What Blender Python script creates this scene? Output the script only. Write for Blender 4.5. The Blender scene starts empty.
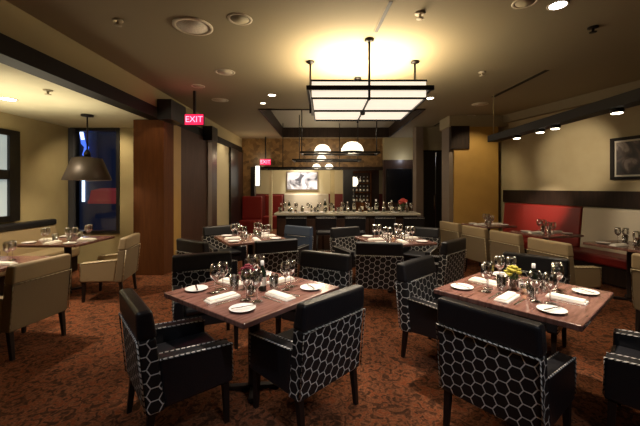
import bpy, bmesh, math, random
from mathutils import Vector, Matrix
R = random.Random(7)
sc = bpy.context.scene
COL = sc.collection
CZ = 1.53          # eye height
F = 340.0

# ------------------------------------------------------------------ materials
def nt(name):
    m = bpy.data.materials.new(name); m.use_nodes = True
    n = m.node_tree; b = n.nodes['Principled BSDF']
    return m, n, b
def mat(name, col, rough=.6, metal=0, emit=None, es=0, noise=None, bump=0, spec=None, nscale=20):
    m, n, b = nt(name)
    b.inputs['Base Color'].default_value = (*col, 1)
    b.inputs['Roughness'].default_value = rough
    b.inputs['Metallic'].default_value = metal
    if spec is not None: b.inputs['Specular IOR Level'].default_value = spec
    if emit:
        b.inputs['Emission Color'].default_value = (*emit, 1); b.inputs['Emission Strength'].default_value = es
    if noise or bump:
        tc = n.nodes.new('ShaderNodeTexCoord'); t = n.nodes.new('ShaderNodeTexNoise')
        t.inputs['Scale'].default_value = nscale; t.inputs['Detail'].default_value = 4
        n.links.new(tc.outputs['Object'], t.inputs['Vector'])
        if noise:
            r = n.nodes.new('ShaderNodeValToRGB')
            r.color_ramp.elements[0].position = .3; r.color_ramp.elements[1].position = .7
            r.color_ramp.elements[0].color = (*col, 1); r.color_ramp.elements[1].color = (*noise, 1)
            n.links.new(t.outputs['Fac'], r.inputs['Fac']); n.links.new(r.outputs['Color'], b.inputs['Base Color'])
        if bump:
            bp = n.nodes.new('ShaderNodeBump'); bp.inputs['Strength'].default_value = bump; bp.inputs['Distance'].default_value = .01
            n.links.new(t.outputs['Fac'], bp.inputs['Height']); n.links.new(bp.outputs['Normal'], b.inputs['Normal'])
    return m
def woodmat(name, c0, c1, rough=.35, stretch=(14, 14, 1.2)):
    m, n, b = nt(name)
    if rough > .5: b.inputs['Specular IOR Level'].default_value = .18
    tc = n.nodes.new('ShaderNodeTexCoord'); mp = n.nodes.new('ShaderNodeMapping'); mp.inputs['Scale'].default_value = stretch
    t = n.nodes.new('ShaderNodeTexNoise'); t.inputs['Scale'].default_value = 2; t.inputs['Detail'].default_value = 6; t.inputs['Distortion'].default_value = .6
    r = n.nodes.new('ShaderNodeValToRGB'); r.color_ramp.elements[0].position = .3; r.color_ramp.elements[1].position = .7
    r.color_ramp.elements[0].color = (*c0, 1); r.color_ramp.elements[1].color = (*c1, 1)
    n.links.new(tc.outputs['Object'], mp.inputs['Vector']); n.links.new(mp.outputs['Vector'], t.inputs['Vector'])
    n.links.new(t.outputs['Fac'], r.inputs['Fac']); n.links.new(r.outputs['Color'], b.inputs['Base Color'])
    b.inputs['Roughness'].default_value = rough
    return m
def carpetmat():
    m, n, b = nt('carpet')
    tc = n.nodes.new('ShaderNodeTexCoord')
    v = n.nodes.new('ShaderNodeTexNoise'); v.inputs['Scale'].default_value = 16; v.inputs['Detail'].default_value = 4; v.inputs['Distortion'].default_value = 1.6
    r = n.nodes.new('ShaderNodeValToRGB'); cr = r.color_ramp
    cr.elements[0].position = .36; cr.elements[0].color = (.046, .020, .010, 1)
    cr.elements[1].position = .62; cr.elements[1].color = (.165, .046, .017, 1)
    e = cr.elements.new(.45); e.color = (.088, .033, .015, 1)
    e = cr.elements.new(.54); e.color = (.18, .068, .031, 1)
    n.links.new(tc.outputs['Object'], v.inputs['Vector']); n.links.new(v.outputs['Fac'], r.inputs['Fac'])
    f = n.nodes.new('ShaderNodeTexNoise'); f.inputs['Scale'].default_value = 70; f.inputs['Detail'].default_value = 3
    n.links.new(tc.outputs['Object'], f.inputs['Vector'])
    mx = n.nodes.new('ShaderNodeMixRGB'); mx.blend_type = 'OVERLAY'; mx.inputs['Fac'].default_value = .75
    n.links.new(r.outputs['Color'], mx.inputs['Color1']); n.links.new(f.outputs['Fac'], mx.inputs['Color2'])
    n.links.new(mx.outputs['Color'], b.inputs['Base Color'])
    b.inputs['Roughness'].default_value = .95; b.inputs['Specular IOR Level'].default_value = .1
    bp = n.nodes.new('ShaderNodeBump'); bp.inputs['Strength'].default_value = .4; bp.inputs['Distance'].default_value = .01
    n.links.new(f.outputs['Fac'], bp.inputs['Height']); n.links.new(bp.outputs['Normal'], b.inputs['Normal'])
    return m
def hexmat(name, base, line, cell=.085, width=.055, shift=(0, 0)):
    """interlocking hexagon outlines woven on a dark cloth, laid in the panel's own x/z"""
    m, n, b = nt(name); N = n.nodes; L = n.links
    tc = N.new('ShaderNodeTexCoord'); sx = N.new('ShaderNodeSeparateXYZ'); L.new(tc.outputs['Object'], sx.inputs[0])
    def M(op, a, bb=None):
        q = N.new('ShaderNodeMath'); q.operation = op
        for i, s in enumerate((a, bb)):
            if s is None: continue
            if isinstance(s, (int, float)): q.inputs[i].default_value = s
            else: L.new(s, q.inputs[i])
        return q.outputs[0]
    u = M('MULTIPLY', M('ADD', M('ADD', sx.outputs[0], sx.outputs[1]), 5.0 + shift[0]), 1/cell)
    w = M('MULTIPLY', M('ADD', sx.outputs[2], 5.0 + shift[1]), 1/cell)
    S3 = math.sqrt(3)
    ax = M('SUBTRACT', M('MODULO', w, 1.0), .5); ay = M('SUBTRACT', M('MODULO', u, S3), S3/2)
    bx = M('SUBTRACT', M('MODULO', M('ADD', w, .5), 1.0), .5); by = M('SUBTRACT', M('MODULO', M('ADD', u, S3/2), S3), S3/2)
    da = M('ADD', M('MULTIPLY', ax, ax), M('MULTIPLY', ay, ay)); db = M('ADD', M('MULTIPLY', bx, bx), M('MULTIPLY', by, by))
    def hd(x, y):
        x = M('ABSOLUTE', x); y = M('ABSOLUTE', y)
        return M('MAXIMUM', x, M('ADD', M('MULTIPLY', x, .5), M('MULTIPLY', y, S3/2)))
    less = M('LESS_THAN', da, db)
    h = M('ADD', M('MULTIPLY', hd(ax, ay), less), M('MULTIPLY', hd(bx, by), M('SUBTRACT', 1.0, less)))
    on = M('GREATER_THAN', h, .5 - width)
    mx = N.new('ShaderNodeMixRGB'); L.new(on, mx.inputs['Fac'])
    mx.inputs['Color1'].default_value = (*base, 1); mx.inputs['Color2'].default_value = (*line, 1)
    L.new(mx.outputs['Color'], b.inputs['Base Color']); b.inputs['Roughness'].default_value = .6
    return m
def dashmat(name, on, off, k=34):
    m, n, b = nt(name); N = n.nodes; L = n.links
    tc = N.new('ShaderNodeTexCoord'); sx = N.new('ShaderNodeSeparateXYZ'); L.new(tc.outputs['Object'], sx.inputs[0])
    def M(op, a, bb):
        q = N.new('ShaderNodeMath'); q.operation = op
        for i, s in enumerate((a, bb)):
            if isinstance(s, (int, float)): q.inputs[i].default_value = s
            else: L.new(s, q.inputs[i])
        return q.outputs[0]
    s = M('ADD', M('ADD', sx.outputs[0], sx.outputs[1]), M('ADD', sx.outputs[2], 5.0))
    fr = M('GREATER_THAN', M('FRACT', M('MULTIPLY', s, k), 0), .36)
    mx = N.new('ShaderNodeMixRGB'); L.new(fr, mx.inputs['Fac'])
    mx.inputs['Color1'].default_value = (*off, 1); mx.inputs['Color2'].default_value = (*on, 1)
    L.new(mx.outputs['Color'], b.inputs['Base Color']); b.inputs['Roughness'].default_value = .35
    return m
def glassmat(name, tint=(1, 1, 1), gloss=.16, rough=.02):
    m = bpy.data.materials.new(name); m.use_nodes = True; n = m.node_tree
    n.nodes.clear()
    o = n.nodes.new('ShaderNodeOutputMaterial'); mx = n.nodes.new('ShaderNodeMixShader')
    t = n.nodes.new('ShaderNodeBsdfTransparent'); t.inputs[0].default_value = (*tint, 1)
    g = n.nodes.new('ShaderNodeBsdfGlossy'); g.inputs['Roughness'].default_value = rough
    lw = n.nodes.new('ShaderNodeLayerWeight'); lw.inputs[0].default_value = gloss*2
    n.links.new(lw.outputs['Facing'], mx.inputs[0])
    n.links.new(t.outputs[0], mx.inputs[1]); n.links.new(g.outputs[0], mx.inputs[2]); n.links.new(mx.outputs[0], o.inputs[0])
    return m
def artmat(name, cols, scale, dist=2.0):
    m, n, b = nt(name)
    tc = n.nodes.new('ShaderNodeTexCoord')
    t = n.nodes.new('ShaderNodeTexNoise'); t.inputs['Scale'].default_value = scale; t.inputs['Detail'].default_value = 3; t.inputs['Distortion'].default_value = dist
    r = n.nodes.new('ShaderNodeValToRGB'); r.color_ramp.interpolation = 'EASE'
    els = r.color_ramp.elements
    els[0].position = .36; els[0].color = (*cols[0], 1); els[1].position = .66; els[1].color = (*cols[-1], 1)
    for i, c in enumerate(cols[1:-1]):
        e = els.new(.36 + .3*(i+1)/(len(cols)-1)); e.color = (*c, 1)
    n.links.new(tc.outputs['Object'], t.inputs['Vector']); n.links.new(t.outputs['Fac'], r.inputs['Fac']); n.links.new(r.outputs['Color'], b.inputs['Base Color'])
    b.inputs['Roughness'].default_value = .4
    return m
def mosaicmat(name):
    m, n, b = nt(name)
    tc = n.nodes.new('ShaderNodeTexCoord'); mp = n.nodes.new('ShaderNodeMapping'); mp.inputs['Scale'].default_value = (9, 9, 9)
    v = n.nodes.new('ShaderNodeTexVoronoi'); v.inputs['Scale'].default_value = 1.0
    r = n.nodes.new('ShaderNodeValToRGB'); r.color_ramp.elements[0].color = (.09, .045, .014, 1); r.color_ramp.elements[1].color = (.30, .17, .06, 1)
    n.links.new(tc.outputs['Object'], mp.inputs[0]); n.links.new(mp.outputs[0], v.inputs['Vector']); n.links.new(v.outputs['Color'], r.inputs['Fac'])
    n.links.new(r.outputs['Color'], b.inputs['Base Color']); b.inputs['Roughness'].default_value = .4
    return m

M = dict(
    carpet=carpetmat(),
    ceil=mat('ceiling_paint', (.27, .222, .135), .85),
    bulk=mat('bulkhead_paint', (.36, .29, .145), .85),
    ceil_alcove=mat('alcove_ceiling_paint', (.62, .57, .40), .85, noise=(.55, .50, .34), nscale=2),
    coffer=mat('coffer_paint', (.34, .31, .24), .8),
    khaki=mat('khaki_wall_paint', (.42, .34, .17), .8, noise=(.38, .30, .15), nscale=3),
    khaki2=mat('greige_wall_covering', (.42, .35, .21), .8, noise=(.38, .31, .18), nscale=3),
    pale=mat('pale_wall_paint', (.55, .47, .28), .8),
    mustard=mat('mustard_plaster', (.42, .25, .06), .6, noise=(.37, .215, .05), nscale=3),
    dark=mat('espresso_trim', (.010, .007, .005), .6, spec=.2),
    darkw=woodmat('espresso_wood', (.012, .007, .005), (.028, .015, .009), .55),
    wood=woodmat('mahogany_panel', (.085, .027, .007), (.118, .040, .010), .75),
    brown=woodmat('brown_panel', (.030, .013, .008), (.052, .022, .013), .4),
    plum=woodmat('umber_panel', (.045, .019, .011), (.075, .033, .020), .6),
    greyp=mat('taupe_pillar', (.16, .12, .09), .5),
    black=mat('black_lacquer', (.006, .005, .005), .35),
    blackm=mat('black_metal', (.012, .010, .009), .4, .6),
    mosaic=mosaicmat('gold_mosaic'),
    tbl=woodmat('table_wood', (.13, .058, .045), (.26, .13, .105), .2, (3, 20, 3)),
    tbl_edge=woodmat('table_leg_wood', (.028, .010, .006), (.05, .018, .010), .3),
    leather=mat('black_leather', (.012, .012, .015), .36, bump=.15, nscale=90),
    hexf=hexmat('black_cloth_with_pale_hexagons', (.010, .009, .010), (.74, .72, .68), .074, .040),
    trimd=dashmat('pale_saddle_stitch', (.62, .60, .56), (.02, .02, .02)),
    slate=mat('blue_glare_leather', (.055, .085, .15), .4),  # blue glare on black leather, put into the colour
    tan=mat('tan_leather', (.35, .265, .15), .5, bump=.1, nscale=60),
    tan2=mat('tan_leather_dull', (.225, .17, .10), .55, bump=.1, nscale=60),
    tantrim=dashmat('cream_saddle_stitch', (.72, .62, .42), (.42, .34, .2), 20),
    leg=mat('dark_chair_wood', (.010, .005, .004), .5),
    red=mat('red_leather', (.19, .011, .008), .4, bump=.1, nscale=30),
    cream=mat('cream_leather', (.50, .44, .33), .45, bump=.1, nscale=30),
    white=mat('white_china', (.85, .84, .82), .25),
    linen=mat('white_linen', (.85, .82, .74), .85, bump=.3, nscale=80),
    steel=mat('polished_steel', (.75, .72, .68), .2, 1),
    glass=glassmat('clear_glass', (.95, .95, .95), .41, .07),
    pane=glassmat('window_glass', (.8, .85, .9), .08),
    bottle=mat('dark_bottle_glass', (.012, .022, .012), .1),
    bottle_amber=mat('amber_bottle_glass', (.12, .045, .01), .12),
    paper=mat('cream_paper_label', (.75, .70, .58), .7),
    petal_red=mat('deep_red_petals', (.16, .004, .02), .6),
    petal_bright=mat('bright_red_petals', (.5, .06, .05), .6),
    petal_yel=mat('yellow_green_petals', (.42, .36, .03), .6),
    leaf=mat('green_leaf', (.05, .11, .02), .6),
    stone=mat('pale_stone_slab', (.48, .44, .36), .25, noise=(.38, .35, .28), nscale=14),
    shade=mat('bronze_shade', (.060, .045, .034), .45, .3),
    opal=mat('glowing_parchment', (.9, .78, .55), .6, emit=(1.0, .86, .68), es=1.05),
    dome=mat('glowing_opal_glass', (.9, .85, .7), .4, emit=(1, .88, .66), es=1.7),
    bulb=mat('lit_lamp_face', (1, .95, .85), .4, emit=(1, .88, .68), es=14),
    bulbw=mat('lit_lamp_face_cool', (1, 1, 1), .4, emit=(.95, .95, 1), es=16),
    fix=mat('ivory_ceiling_fitting', (.55, .48, .36), .6),
    fixd=mat('ceiling_fitting_recess', (.33, .28, .18), .7),
    exit=mat('exit_sign_face', (.25, .0, .02), .4, emit=(1, .02, .10), es=1.1),
    exitl=mat('exit_sign_letters', (1, .3, .4), .4, emit=(1, .25, .38), es=2.2),
    mat_w=mat('off_white_mat_board', (.72, .68, .58), .8),
    art1=artmat('abstract_dark_print', [(.010, .008, .008), (.03, .022, .02), (.09, .06, .05), (.30, .25, .22)], 2.6),
    art2=artmat('abstract_pale_print', [(.06, .06, .07), (.35, .34, .36), (.75, .73, .75), (.85, .83, .85)], 2.4, 1.0),
    candle=mat('glowing_candle_glass', (.7, .3, .1), .3, emit=(1, .55, .2), es=1.5),
    frost=mat('frosted_lit_glass', (.4, .45, .45), .3, emit=(.55, .68, .70), es=.42),
    neon=mat('blue_neon', (.05, .1, .6), .4, emit=(.10, .22, 1), es=1.6),
    neonw=mat('white_neon', (.8, .85, 1), .4, emit=(.8, .88, 1), es=3),
    night=mat('glowing_night_facade', (.03, .04, .08), .7, emit=(.10, .14, .32), es=.05),  # faint emission stands in for street light on the facade
    awning=mat('glowing_red_awning_cloth', (.40, .05, .045), .7, emit=(.5, .06, .06), es=.30),  # cloth emits a little itself, in place of light falling on it
    curtain=mat('slate_curtain', (.05, .05, .06), .8),
    whitelit=mat('lit_white_panel', (.9, .88, .82), .4, emit=(1, .95, .82), es=1.6),
    tv=mat('dark_screen', (.008, .008, .010), .15),
    pink=mat('maroon_wall_paint', (.16, .022, .018), .7),
    pot=mat('pepper_grey_jar', (.25, .24, .22), .3),
)

# ------------------------------------------------------------------ mesh tools
class MB:
    def __init__(s): s.bm = bmesh.new()
    def _add(s, tmp, mtx):
        tmp.transform(mtx); me = bpy.data.meshes.new('t'); tmp.to_mesh(me); tmp.free(); s.bm.from_mesh(me); bpy.data.meshes.remove(me)
    def box(s, c, d, bev=0, rot=None, seg=2):
        t = bmesh.new(); bmesh.ops.create_cube(t, size=1)
        bmesh.ops.scale(t, vec=d, verts=t.verts)
        if bev: bmesh.ops.bevel(t, geom=t.edges[:], offset=bev, segments=seg, affect='EDGES', profile=.5)
        s._add(t, Matrix.Translation(c) @ (rot.to_4x4() if rot else Matrix()))
        return s
    def slab(s, x0, x1, y0, y1, z0, z1, bev=0):
        return s.box(((x0+x1)/2, (y0+y1)/2, (z0+z1)/2), (x1-x0, y1-y0, z1-z0), bev)
    def hexa(s, pts, bev=0, seg=2):       # 8 points: bottom ring 4, top ring 4
        t = bmesh.new(); v = [t.verts.new(p) for p in pts]
        for f in ((3, 2, 1, 0), (4, 5, 6, 7), (0, 1, 5, 4), (1, 2, 6, 5), (2, 3, 7, 6), (3, 0, 4, 7)): t.faces.new([v[i] for i in f])
        bmesh.ops.recalc_face_normals(t, faces=t.faces)
        if bev: bmesh.ops.bevel(t, geom=t.edges[:], offset=bev, segments=seg, affect='EDGES', profile=.5)
        s._add(t, Matrix()); return s
    def lathe(s, prof, seg=20, c=(0, 0, 0), close=True):
        t = bmesh.new(); rings = []
        for r, z in prof:
            if r < 1e-6: rings.append([t.verts.new((0, 0, z))])
            else: rings.append([t.verts.new((r*math.cos(2*math.pi*i/seg), r*math.sin(2*math.pi*i/seg), z)) for i in range(seg)])
        for a, b in zip(rings, rings[1:]):
            for i in range(seg):
                j = (i+1) % seg
                if len(a) == 1 and len(b) == 1: continue
                if len(a) == 1: t.faces.new((a[0], b[j], b[i]))
                elif len(b) == 1: t.faces.new((a[i], a[j], b[0]))
                else: t.faces.new((a[i], a[j], b[j], b[i]))
        bmesh.ops.recalc_face_normals(t, faces=t.faces)
        for f in t.faces: f.smooth = True
        s._add(t, Matrix.Translation(c)); return s
    def tube(s, pts, r, seg=8, closed=False):
        t = bmesh.new(); pts = [Vector(p) for p in pts]; rings = []; n = len(pts)
        for i, p in enumerate(pts):
            d = ((pts[(i+1) % n] - pts[i-1]) if closed else (pts[min(i+1, n-1)] - pts[max(i-1, 0)])).normalized()
            up = Vector((0, 0, 1)) if abs(d.z) < .9 else Vector((1, 0, 0))
            a = d.cross(up).normalized(); b = d.cross(a)
            rings.append([t.verts.new(p + (a*math.cos(2*math.pi*k/seg) + b*math.sin(2*math.pi*k/seg))*r) for k in range(seg)])
        lim = n if closed else n-1
        for i in range(lim):
            A, B = rings[i], rings[(i+1) % n]
            for k in range(seg): t.faces.new((A[k], A[(k+1) % seg], B[(k+1) % seg], B[k]))
        if not closed: t.faces.new(rings[0][::-1]); t.faces.new(rings[-1])
        bmesh.ops.recalc_face_normals(t, faces=t.faces)
        for f in t.faces: f.smooth = True
        s._add(t, Matrix()); return s
    def ball(s, c, r, sq=(1, 1, 1), sub=2):
        t = bmesh.new(); bmesh.ops.create_icosphere(t, subdivisions=sub, radius=r)
        bmesh.ops.scale(t, vec=sq, verts=t.verts)
        for f in t.faces: f.smooth = True
        s._add(t, Matrix.Translation(c)); return s
    def build(s, name, m, parent=None, loc=None, rot=None):
        me = bpy.data.meshes.new(name); s.bm.to_mesh(me); s.bm.free(); me.materials.append(M[m] if isinstance(m, str) else m)
        o = bpy.data.objects.new(name, me); COL.objects.link(o)
        if parent: o.parent = parent
        if loc is not None: o.location = loc
        if rot is not None: o.rotation_euler.z = rot
        return o
def empty(name, loc=(0, 0, 0), rz=0):
    o = bpy.data.objects.new(name, None); COL.objects.link(o); o.location = loc; o.rotation_euler.z = rz
    o.empty_display_size = .1
    return o
def tag(o, label, cat, group=None):
    o['label'] = label; o['category'] = cat
    if group: o['group'] = group
    elif 'group' in o: del o['group']
    return o
def struct(o):
    o['kind'] = 'structure'; return o
KIDS = {}
def kids(o):
    return [c for c in o.children]
def copy_tree(o, parent=None):
    c = o.copy(); COL.objects.link(c)
    if parent: c.parent = parent
    for ch in kids(o): copy_tree(ch, c)
    return c
def face(f): return math.atan2(-f[0], f[1])
def px(o): return 325 + F*o.location.x/o.location.y
ORD = ['first', 'second', 'third', 'fourth', 'fifth', 'sixth', 'seventh', 'eighth', 'ninth', 'tenth', 'eleventh', 'twelfth', 'thirteenth', 'fourteenth', 'fifteenth', 'sixteenth', 'seventeenth', 'eighteenth', 'nineteenth', 'twentieth', 'twenty-first', 'twenty-second', 'twenty-third', 'twenty-fourth', 'twenty-fifth']
def ordinal(objs, fmt, cat, group):
    for i, o in enumerate(sorted(objs, key=px)): tag(o, fmt.format(ORD[i]), cat, group)

# ------------------------------------------------------------------ setting
CH = 3.2
def sbox(name, x0, x1, y0, y1, z0, z1, m, bev=0):
    return struct(MB().slab(x0, x1, y0, y1, z0, z1, bev).build(name, m))
sbox('floor', -6.5, 7.5, -2.2, 15.2, -.1, 0, 'carpet')
# main ceiling with a recessed tray
def ceiling_mesh():
    b = MB(); z0, z1 = CH, CH+.45
    b.slab(-2.86, 7.5, -2.2, 7.28, z0, z1); b.slab(-2.86, 7.5, 11.3, 15.2, z0, z1)
    b.slab(-2.86, -1.43, 7.28, 11.3, z0, z1); b.slab(2.15, 7.5, 7.28, 11.3, z0, z1)
    return b.build('ceiling', 'ceil')
struct(ceiling_mesh())
sbox('ceiling_tray_top', -1.6, 2.3, 7.1, 11.5, CH+.30, CH+.44, 'coffer')
# dark lining of the tray: four moulded sides
b = MB(); b.slab(-1.43, -1.39, 7.28, 11.3, CH-.02, CH+.30); b.slab(2.11, 2.15, 7.28, 11.3, CH-.02, CH+.30)
b.slab(-1.39, 2.11, 11.26, 11.3, CH-.02, CH+.30); b.slab(-1.39, 2.11, 7.28, 7.32, CH-.02, CH+.30)
struct(b.build('trim_1', 'darkw'))
# left bulkhead: khaki face above, dark band below, and the lower alcove ceiling
sbox('beam_left', -3.05, -2.86, -2.2, 11.7, 2.88, CH+.4, 'bulk')
sbox('trim_2', -3.06, -2.84, -2.2, 11.7, 2.70, 2.88, 'dark')
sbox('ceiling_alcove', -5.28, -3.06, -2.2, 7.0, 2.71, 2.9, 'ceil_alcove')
sbox('wall_left', -5.28, -5.08, -2.2, 6.9, 0, 2.9, 'khaki')
sbox('wall_rear', -6.5, 7.5, -2.4, -2.2, 0, 3.6, 'khaki')
# alcove end wall with tall window opening x -4.86..-4.12
sbox('wall_alcove', -4.10, -2.86, 6.8, 7.0, 0, 2.75, 'khaki')
sbox('wall_alcove_base', -5.08, -4.10, 6.8, 7.0, 0, .60, 'khaki')
# mahogany column and the panelled wall running on behind it
struct(MB().slab(-3.33, -2.80, 5.9, 6.3, 0, 2.70, .01).build('column_left', 'wood'))
sbox('column_left_pilaster', -3.1, -2.82, 6.3, 6.66, 0, 2.70, 'mustard')
sbox('column_left_cap', -2.84, -2.60, 5.75, 6.35, 2.68, 3.02, 'black')
sbox('wall_left_panel', -3.0, -2.83, 6.66, 8.15, 0, 2.70, 'plum')
sbox('trim_3', -3.0, -2.80, 8.15, 8.42, 0, 2.70, 'greyp')
sbox('trim_4', -3.0, -2.81, 8.42, 8.85, 0, 2.70, 'brown')
sbox('wall_left_pale', -3.0, -2.84, 8.85, 10.05, 0, 2.70, 'pale')
sbox('trim_5', -3.0, -2.78, 10.05, 10.9, 0, 2.70, 'black')
sbox('trim_6', -3.0, -2.82, 10.9, 11.7, 0, 2.70, 'brown')
sbox('beam_left_bracket', -2.84, -2.62, 7.9, 8.3, 2.62, 2.95, 'black')
# header between dining room and back room, golden mosaic
sbox('wall_header', -2.95, 2.55, 11.7, 11.95, 2.22, CH+.4, 'mosaic')
sbox('wall_header_pier', -2.95, -2.55, 11.7, 11.95, 0, 2.22, 'mosaic')
sbox('trim_7', -2.55, -2.42, 11.66, 11.95, 0, 2.22, 'black')
sbox('trim_8', -2.42, 2.55, 11.64, 11.95, 2.12, 2.22, 'darkw')
sbox('column_back_white', -1.93, -1.83, 11.7, 11.85, 0, 2.12, 'pale')
sbox('column_back_khaki', .18, .33, 11.7, 11.85, 0, 2.12, 'khaki')
sbox('column_back_black', .62, .95, 11.6, 11.85, 0, 2.12, 'black')
# back room
sbox('wall_back', -6.5, 7.5, 14.0, 14.2, 1.25, 3.6, 'pale')
sbox('wall_back_dado', -6.5, 7.5, 13.97, 14.2, 0, 1.25, 'pink')
sbox('wall_back_side', -4.6, -4.4, 11.7, 14.2, 0, 3.6, 'pink')
sbox('wall_back_dark', .95, 2.1, 13.2, 13.4, 0, 3.2, 'brown')
# right end: screen wall, pillar, black double door
sbox('wall_screen', 1.98, 3.3, 11.5, 11.7, 0, 2.45, 'brown')
sbox('wall_screen_header', 1.98, 3.3, 11.5, 11.7, 2.45, CH, 'bulk')
sbox('column_taupe', 2.52, 2.72, 9.4, 9.75, 0, CH, 'greyp')
sbox('wall_door_header', 2.72, 3.7, 9.5, 9.75, 2.56, CH, 'ceil')
d = struct(empty('door_1', (3.1, 9.55, 0)))
MB().slab(-.38, -.01, -.03, .03, 0, 2.5, .006).build('leaf', 'black', d)
MB().slab(.01, .38, -.03, .03, 0, 2.5, .006).build('leaf', 'black', d)
MB().slab(-.38, .5, -.04, .06, 2.5, 2.56).build('frame', 'dark', d)
MB().tube([(-.06, -.09, .9), (-.06, -.09, 1.3)], .012).build('handle', 'steel', d)
# mustard column and the angled right wall
struct(MB().slab(3.02, 4.06, 7.95, 8.6, 0, CH, .012).build('column_right', 'mustard'))
sbox('trim_9', 2.93, 3.36, 7.90, 8.3, 2.42, 2.95, 'darkw')
sbox('column_right_corner', 2.92, 3.06, 8.0, 8.5, 0, CH, 'greyp')
sbox('beam_right_end', 2.9, 4.5, 7.92, 8.6, 2.94, CH+.1, 'ceil')
TD = Vector((-.277, .961, 0)); ND = Vector((-.961, -.277, 0)); W0 = Vector((5, 5.4, 0))
WR = math.atan2(TD.y, TD.x) - math.pi/2     # local +y runs along the wall, local -x points into the room
def wp(t, o, z=0): return W0 + TD*t + ND*o + Vector((0, 0, z))
def wall_box(name, t0, t1, o0, o1, z0, z1, m, bev=0):
    b = MB().slab(-o1, -o0, t0, t1, z0, z1, bev)
    return b.build(name, m, None, W0, WR)
struct(wall_box('wall_right', -8.2, 3.0, -.2, 0, 0, 3.6, 'khaki2'))
struct(wall_box('trim_10', -8.0, 2.75, 0, .04, 1.18, 1.46, 'darkw'))
struct(wall_box('trim_11', -8.0, 2.75, 0, .12, 3.02, 3.2, 'ceil'))
sbox('wall_far_right', 4.0, 7.5, 8.6, 8.8, 0, 3.6, 'khaki2')

# windows
w = struct(empty('window_1', (-4.59, 6.85, .6)))
b = MB(); b.slab(-.49, -.40, -.08, .06, 0, 2.15); b.slab(.43, .49, -.08, .06, 0, 2.15); b.slab(-.40, .43, -.08, .06, 0, .06); b.slab(-.40, .43, -.08, .06, 2.05, 2.15)
b.build('window_frame', 'black', w)
MB().slab(-.40, .43, -.02, -.01, .06, 2.05).build('pane', 'pane', w)
w = struct(empty('window_2', (-5.07, 5.30, .98)))
b = MB(); b.slab(0, .06, -.35, -.27, 0, 1.46); b.slab(0, .06, .10, .29, 0, 1.46); b.slab(0, .06, -.27, .10, 0, .09); b.slab(0, .06, -.27, .10, 1.37, 1.46); b.slab(0, .05, -.27, .10, .67, .82)
b.build('window_frame', 'black', w)
MB().slab(.005, .02, -.27, .10, .09, .67).build('pane', 'frost', w)
MB().slab(.005, .02, -.27, .10, .82, 1.37).build('pane', 'frost', w)
# the night street seen through window_1
tag(MB().slab(-8.5, -3.2, 9.3, 9.6, 0, 4.4).build('building', 'night'), 'dark blue night facade outside the tall alcove window', 'building')
a = empty('awning', (-5.80, 8.80, 1.14)); tag(a, 'red awning band outside the tall alcove window', 'awning')
MB().hexa([(-.32, 0, 0), (1.1, 0, 0), (1.1, .5, .1), (-.32, .5, .1), (-.32, .1, .30), (1.1, .1, .30), (1.1, .5, .36), (-.32, .5, .36)]).build('cloth', 'awning', a)
MB().slab(-.32, 1.1, -.03, 0, -.04, .04).build('valance', 'awning', a)
n = empty('neon_sign', (-6.565, 9.17, 2.103)); tag(n, 'tall blue neon sign outside the alcove window', 'neon sign')
pts = [(.0, 0, .9), (.05, 0, .6), (.14, 0, .5), (.08, 0, .3), (.22, 0, .15), (.18, 0, 0), (.28, 0, -.1)]
MB().tube(pts, .055).build('blue_tube', 'neon', n)
MB().tube([(.03, -.05, .9), (.07, -.05, .7)], .04).build('white_tube', 'neonw', n)
MB().slab(-.1, .35, .08, .12, -.15, 1.0).build('backing', 'night', n)
tag(MB().tube([(-6.58, 9.26, 1.132), (-6.58, 9.26, 1.734)], .035).build('neon_tube', 'neonw'), 'thin white upright neon tube below the blue neon sign', 'neon tube')
tag(MB().slab(-5.06, -4.96, 6.70, 6.76, .1, 2.69).build('curtain', 'curtain'), 'narrow slate curtain hanging at the left edge of the tall alcove window', 'curtain')

# ------------------------------------------------------------------ ceiling things
def on_ceiling(x, y, z=CH): k = (z-CZ)*F/(187-y); return ((x-325)/F*k, k, z)
def downlight(x, y, label, r=.085, lit='bulb', z=CH, power=0, spot=70, col=(1, .8, .55), blend=.6):
    p = on_ceiling(x, y, z)
    e = empty('recessed_downlight', p); tag(e, label, 'ceiling light', 'recessed ceiling lights')
    MB().lathe([(r, .0), (r*1.22, -.001), (r*1.2, -.006), (r, -.007), (r*.95, -.003), (r, 0)], 24).build('trim_ring', 'fix', e)
    MB().lathe([(0, -.006), (r*.9, -.006), (r*.9, -.002), (0, -.002)], 24).build('lamp_face', lit, e)
    if power:
        l = bpy.data.lights.new('downlight', 'SPOT'); l.energy = power; l.spot_size = math.radians(spot); l.spot_blend = blend; l.color = col; l.shadow_soft_size = .05
        o = bpy.data.objects.new('downlight', l); COL.objects.link(o); o.location = (p[0], p[1], z-.03)
    return e
downlight(558, 5, 'bright cool white recessed downlight at the top right of the ceiling', .075, 'bulbw', power=90, spot=95)
downlight(525, 2, 'dim recessed ring beside the bright cool downlight', .09, 'fixd')
downlight(225, 72, 'unlit oval-looking recessed light above the front left table', .12, 'fix')
downlight(220, 100, 'unlit recessed light left of the hanging lantern, nearer the bar', .13, 'fix')
downlight(272, 95, 'small lit recessed light left of the hanging lantern', .07, 'bulb', power=70, spot=100)
downlight(263, 103, 'tiny lit recessed light just beyond the one left of the lantern', .05, 'bulb', power=40, spot=100)
downlight(430, 98, 'small lit recessed light at the right corner of the hanging lantern', .07, 'bulb', power=60, spot=100)
downlight(480, 104, 'unlit recessed light between lantern and mustard column', .13, 'fix')
downlight(470, 116, 'faint recessed light nearest the mustard column top', .11, 'fixd')
downlight(240, 19, 'faint recessed light right of the round ceiling speaker', .10, 'fixd')
downlight(198, 86, 'faint recessed light near the left bulkhead', .09, 'fixd')
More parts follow.
